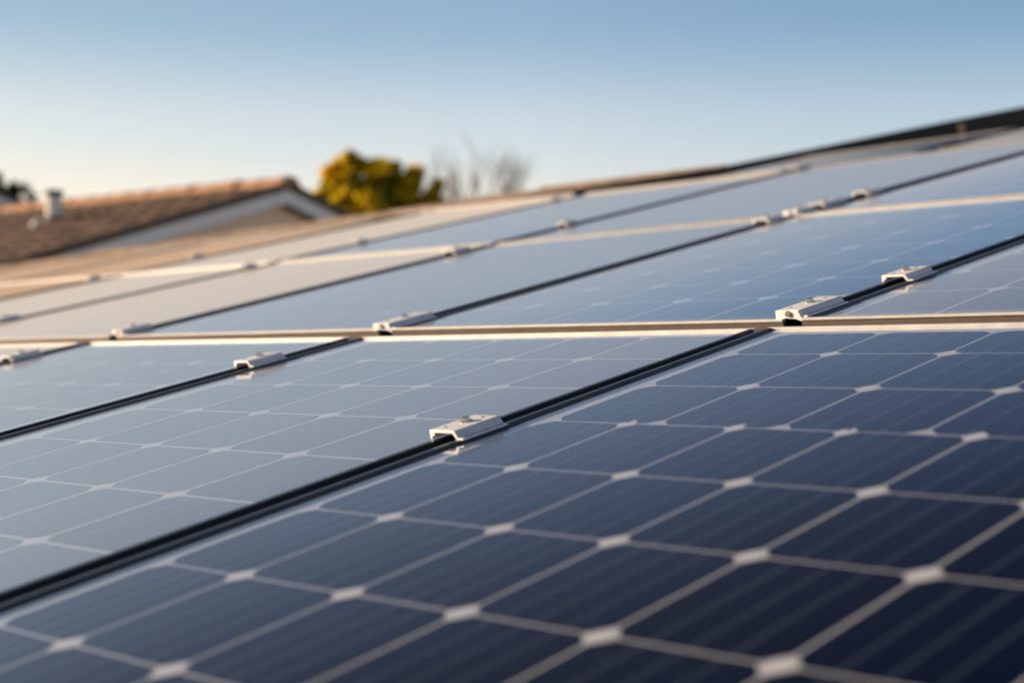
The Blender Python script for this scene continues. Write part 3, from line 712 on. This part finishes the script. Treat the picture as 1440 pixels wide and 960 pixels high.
M['bark'] = plain('bark', (.11, .085, .065), .9, var=.3, scale=20, bump=.5)
M['twig'] = plain('pale_twig', (.50, .40, .33), .9, var=.2, scale=20)
def crown(blobs, n, size, m, parent, seed):
    rnd = random.Random(seed); bm = bmesh.new()
    tot = sum(r[1] ** 2 for r in blobs)
    for (c, r, sq) in [(b[0], b[1], b[2]) for b in blobs]:
        k = int(n * r * r / tot)
        # clumps on the blob
        cl = []
        for _ in range(max(10, int(26 * r))):
            d = Vector((rnd.gauss(0, 1), rnd.gauss(0, 1), rnd.gauss(0, 1))).normalized() * r * rnd.uniform(.5, 1.02)
            cl.append(Vector(c) + Vector((d.x, d.y, d.z * sq)))
        for i in range(k):
            ce = rnd.choice(cl); s = size * rnd.uniform(.6, 1.3)
            p = ce + Vector((rnd.gauss(0, .17), rnd.gauss(0, .17), rnd.gauss(0, .14))) * (r * .45 + .12)
            a = Vector((rnd.gauss(0, 1), rnd.gauss(0, 1), rnd.gauss(0, .8))).normalized(); b_ = a.orthogonal().normalized()
            vs = [bm.verts.new(p + a * s), bm.verts.new(p + b_ * s * .5), bm.verts.new(p - a * s), bm.verts.new(p - b_ * s * .5)]
            bm.faces.new(vs)
    me = bpy.data.meshes.new('crown'); bm.to_mesh(me); bm.free(); me.materials.append(m); o = link('crown', me, parent); return o
def limbs(mb, rnd, p, d, ln, r, depth, spread=.5, up=.25):
    pts = [p]; rad = [r]; n = 4
    for i in range(n):
        d = (d + Vector((rnd.gauss(0, .10), rnd.gauss(0, .10), rnd.gauss(0, .06) + up * .06))).normalized()
        pts.append(pts[-1] + d * ln / n); rad.append(r * (1 - .45 * (i + 1) / n))
    mb.tube(pts, rad, 6 if depth > 1 else 4)
    if depth == 0: return
    for _ in range(3 if depth > 1 else 4):
        q = pts[rnd.randint(2, n)]; dd = (d + Vector((rnd.gauss(0, spread), rnd.gauss(0, spread), rnd.gauss(0, spread * .5) + up))).normalized()
        limbs(mb, rnd, q, dd, ln * rnd.uniform(.55, .8), rad[-1] * .8, depth - 1, spread, up)
def leafy_tree(name, label, base, H, blobs, n, size, m, seed):
    t = empty(name, loc=(base.x, base.y, 0)); tag(t, label, 'tree')
    mb = MB(); rnd = random.Random(seed)
    mb.tube([(0, 0, -.1), (.05, 0, H * .2), (0, .05, H * .45), (0, 0, H * .7)], [.22, .17, .13, .06], 10)
    for i in range(7):
        a = i * 2.4; z = H * (.35 + .05 * i); limbs(mb, rnd, Vector((0, 0, z)), Vector((math.cos(a), math.sin(a), .9)).normalized(), H * .2, .07, 1)
    mb.build('trunk', M['bark'], t)
    crown(blobs, n, size, m, t, seed); return t
# autumn tree: crown spans x 440..620, top at y 212
D = 40.0; s = D / 2120
b = ray(530, 480, D); X = lambda px: (px - 530) * s; Z = lambda py: CAMZ + (490 - py) * s
blobs = [((X(478), 0, Z(262)), 38 * s, 1.0), ((X(512), .3, Z(246)), 38 * s, .95), ((X(545), -.2, Z(252)), 34 * s, 1.0), ((X(500), 0, Z(262)), 46 * s, .9), ((X(566), 0, Z(268)), 34 * s, 1.0), ((X(590), 0, Z(270)), 33 * s, 1.0), ((X(462), .2, Z(285)), 30 * s, 1.1),
         ((X(530), 0, Z(295)), 60 * s, .8), ((X(575), 0, Z(300)), 46 * s, .9), ((X(612), .1, Z(292)), 18 * s, .9), ((X(505), 0, Z(330)), 60 * s, .9)]
leafy_tree('autumn_tree', 'round leafy tree turning yellow, behind the roofs right of the gable', b, Z(230), blobs, 46000, .105, M['yleaf'], 3)
# dark tree at the left edge
D = 34.0; s = D / 2120
b = ray(0, 480, D); X = lambda px: (px - 0) * s; Z = lambda py: CAMZ + (490 - py) * s
blobs = [((X(-5), 0, Z(270)), 30 * s, .9), ((X(28), .2, Z(276)), 20 * s, .8), ((X(-50), 0, Z(270)), 46 * s, .9), ((X(10), 0, Z(300)), 36 * s, 1), ((X(-40), 0, Z(330)), 70 * s, 1)]
leafy_tree('dark_tree', 'dark green tree cut by the left edge, above the far grey eave', b, Z(270), blobs, 9000, .075, M['dleaf'], 9)
# bare tree
D = 44.0; s = D / 2120
b = ray(668, 480, D); t = empty('bare_tree', loc=(b.x, b.y, 0)); tag(t, 'bare leafless tree with pale twigs against the sky, right of the yellow tree', 'tree')
mb = MB(); rnd = random.Random(5); Z = lambda py: CAMZ + (490 - py) * s
mb.tube([(0, 0, -.1), (.05, 0, 2), (0, .05, Z(400))], [.2, .16, .13], 10)
mb.build('trunk', M['bark'], t)
mb = MB()
for i, (dx, L0) in enumerate((q[0] * 1.3, q[1]) for q in ((-.42, 1.45), (-.2, 1.75), (-.33, 1.6), (.0, 1.2), (.32, 1.75), (.45, 1.6), (-.52, 1.2), (.18, 1.3), (.38, 1.5), (-.26, 1.7), (-.45, 1.5), (.36, 1.7), (.52, 1.3), (-.1, 1.5))):
    p_ = Vector((dx * 1.15, rnd.uniform(-.2, .2), Z(335)))
    mb.tube([(0, 0, Z(402)), (dx * .5, p_.y * .5, Z(372)), tuple(p_)], [.10, .07, .055], 6)
    limbs(mb, rnd, p_, Vector((dx * .5, rnd.uniform(-.2, .2), 1)).normalized(), L0 * .78, .060, 3, .30, .30)
mb.build('branches', M['twig'], t)
